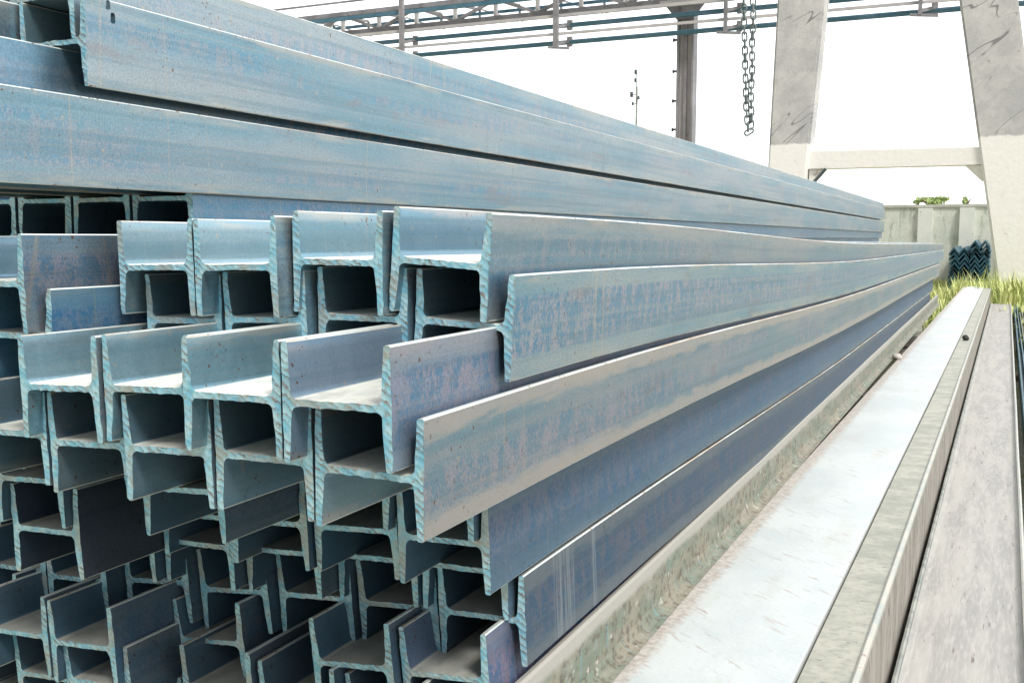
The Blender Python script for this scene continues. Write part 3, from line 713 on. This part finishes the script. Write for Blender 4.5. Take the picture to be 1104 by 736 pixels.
def tree(px, py, Y, wpx, hpx, seed, label, flat):
    rnd = random.Random(seed); p = at(px, py, Y); s = (at(px + 10, py, Y) - at(px, py, Y)).length / 10
    t = empty("tree", (p.x, Y, 0)); tag(t, label, "tree", "trees behind the boundary wall")
    w_, h_ = wpx * s / 2, hpx * s / 2
    bm = bmesh.new(); tube(bm, (0, 0, 0), (0, 0, p.z), .10, .04)
    for i in range(5):
        a = rnd.uniform(0, 6.28); tube(bm, (0, 0, p.z - h_ * rnd.uniform(.3, 1.0)), (w_*.7*math.cos(a), .3*math.sin(a), p.z + h_*rnd.uniform(-.2, .5)), .035, .012)
    obj("trunk", bm, M_BARK, t)
    bm = bmesh.new()
    for i in range(flat):
        a = rnd.uniform(-1, 1)
        crown(bm, rnd, (w_*.75*a, rnd.uniform(-.3,.3), p.z + rnd.uniform(-.4, .6) * h_ * (1 - abs(a)*.5)), w_*.34, .3, h_*.42, 75, .07)
    obj("crown", bm, M_LEAF, t)
tree(1004, 217, 40, 40, 14, 5, "low spreading tree top showing above the boundary wall, left one", 6)
tree(1043, 216, 40, 13, 18, 8, "narrow pointed tree top showing above the boundary wall, right one", 3)
tree(990, 217, 41, 12, 8, 12, "small dark bushy tree top at the left of the wall trees", 3)

M_GRASS = leaf_material("grass_blades", (.30, .40, .10), (.78, .78, .36))
rnd = random.Random(4)
bm = bmesh.new()
def tuft(x, y, h, n):
    for _ in range(n):
        a = rnd.uniform(0, 6.28); l = h * rnd.uniform(.5, 1.1); w_ = .012 + .012 * rnd.random(); ln = rnd.uniform(.1, .5)
        bx_, by_ = x + rnd.gauss(0, .12), y + rnd.gauss(0, .12)
        dx, dy = math.cos(a)*l*ln, math.sin(a)*l*ln
        px_, py_ = -math.sin(a)*w_, math.cos(a)*w_
        m1 = (bx_ + dx*.35, by_ + dy*.35, l*.6)
        v = [bm.verts.new(q) for q in ((bx_-px_, by_-py_, -.02), (bx_+px_, by_+py_, -.02), (m1[0]+px_*.8, m1[1]+py_*.8, m1[2]), (m1[0]-px_*.8, m1[1]-py_*.8, m1[2]), (bx_+dx, by_+dy, l))]
        bm.faces.new((v[0], v[1], v[2], v[3])); bm.faces.new((v[3], v[2], v[4]))
for _ in range(1000):
    y = rnd.uniform(22.5, 35.7); x = rnd.uniform(-3.0, 3.4)
    if 26 < y < 27 and (-.6 < x < 1.6): continue
    tuft(x, y, rnd.uniform(.08, .28), 14)
for _ in range(260): tuft(rnd.uniform(-.55, 1.8), rnd.uniform(24.6, 25.9), rnd.uniform(.25, .62), 16)
for _ in range(120): tuft(rnd.uniform(-.8, -.5), rnd.uniform(17.5, 24), rnd.uniform(.15, .35), 12)
for _ in range(160): tuft(rnd.uniform(.45, 1.4), rnd.uniform(14, 24), rnd.uniform(.10, .30), 12)
for _ in range(46): tuft(rnd.uniform(-.25, 1.5), rnd.uniform(23.0, 25.0), rnd.uniform(.35, 1.0), 14)
for _ in range(20): tuft(rnd.uniform(-.75, -.2), rnd.uniform(23.5, 27.5), rnd.uniform(.4, .8), 18)
tag(obj("grass", bm, M_GRASS), "sunlit yellow-green tall grass between the wall and the far ends of the beams", "grass", kind="stuff")

# ------------------------------------------------------------------ bundles of zig-zag steel at the far end
M_ZIG = plain("blue_black_steel", (.008, .05, .075), (.02, .10, .15), 3, .5, .3, .01, spots=(.12, .2, .24))
def zig_mesh(w_, h_, t, L):
    pts = [(-.5, 0), (-.25, 1), (0, 0), (.25, 1), (.5, 0)]
    top = [(a*w_, b*h_ + t/2) for a, b in pts]; bot = [(a*w_, b*h_ - t/2) for a, b in pts][::-1]
    bm = bmesh.new(); prism(bm, [Vector((a, 0, b)) for a, b in top + bot], L)
    bmesh.ops.recalc_face_normals(bm, faces=bm.faces)
    bmesh.ops.triangulate(bm, faces=[f for f in bm.faces if len(f.verts) > 4])
    me = bpy.data.meshes.new("zigzag_bar"); bm.to_mesh(me); bm.free(); me.materials.append(M_ZIG); return me
ZY = 30.0
for (xa, xb, ytop, side) in ((1024, 1045.5, 267, "left"), (1046.5, 1068, 259.5, "right")):
    a = at(xa, ytop, ZY); b = at(xb, ytop, ZY); me = zig_mesh(b.x - a.x, .17, .075, 6.0); nbar = 11 if side == "right" else 10
    step = .128
    for i in range(nbar):
        rr = random.Random(i + ord(side[0]))
        o = bpy.data.objects.new("zigzag_bar", me); COL.objects.link(o)
        o.location = ((a.x + b.x)/2 + rr.uniform(-.02, .02), ZY + rr.uniform(-.15, .1), a.z - .19 - i * step)
        tag(o, "blue-black corrugated steel bar, %s from the top of the %s far bundle" % (ORD[i] if i < 9 else ["tenth", "eleventh"][i-9], side), "steel bar", "corrugated steel bars in the far bundles")
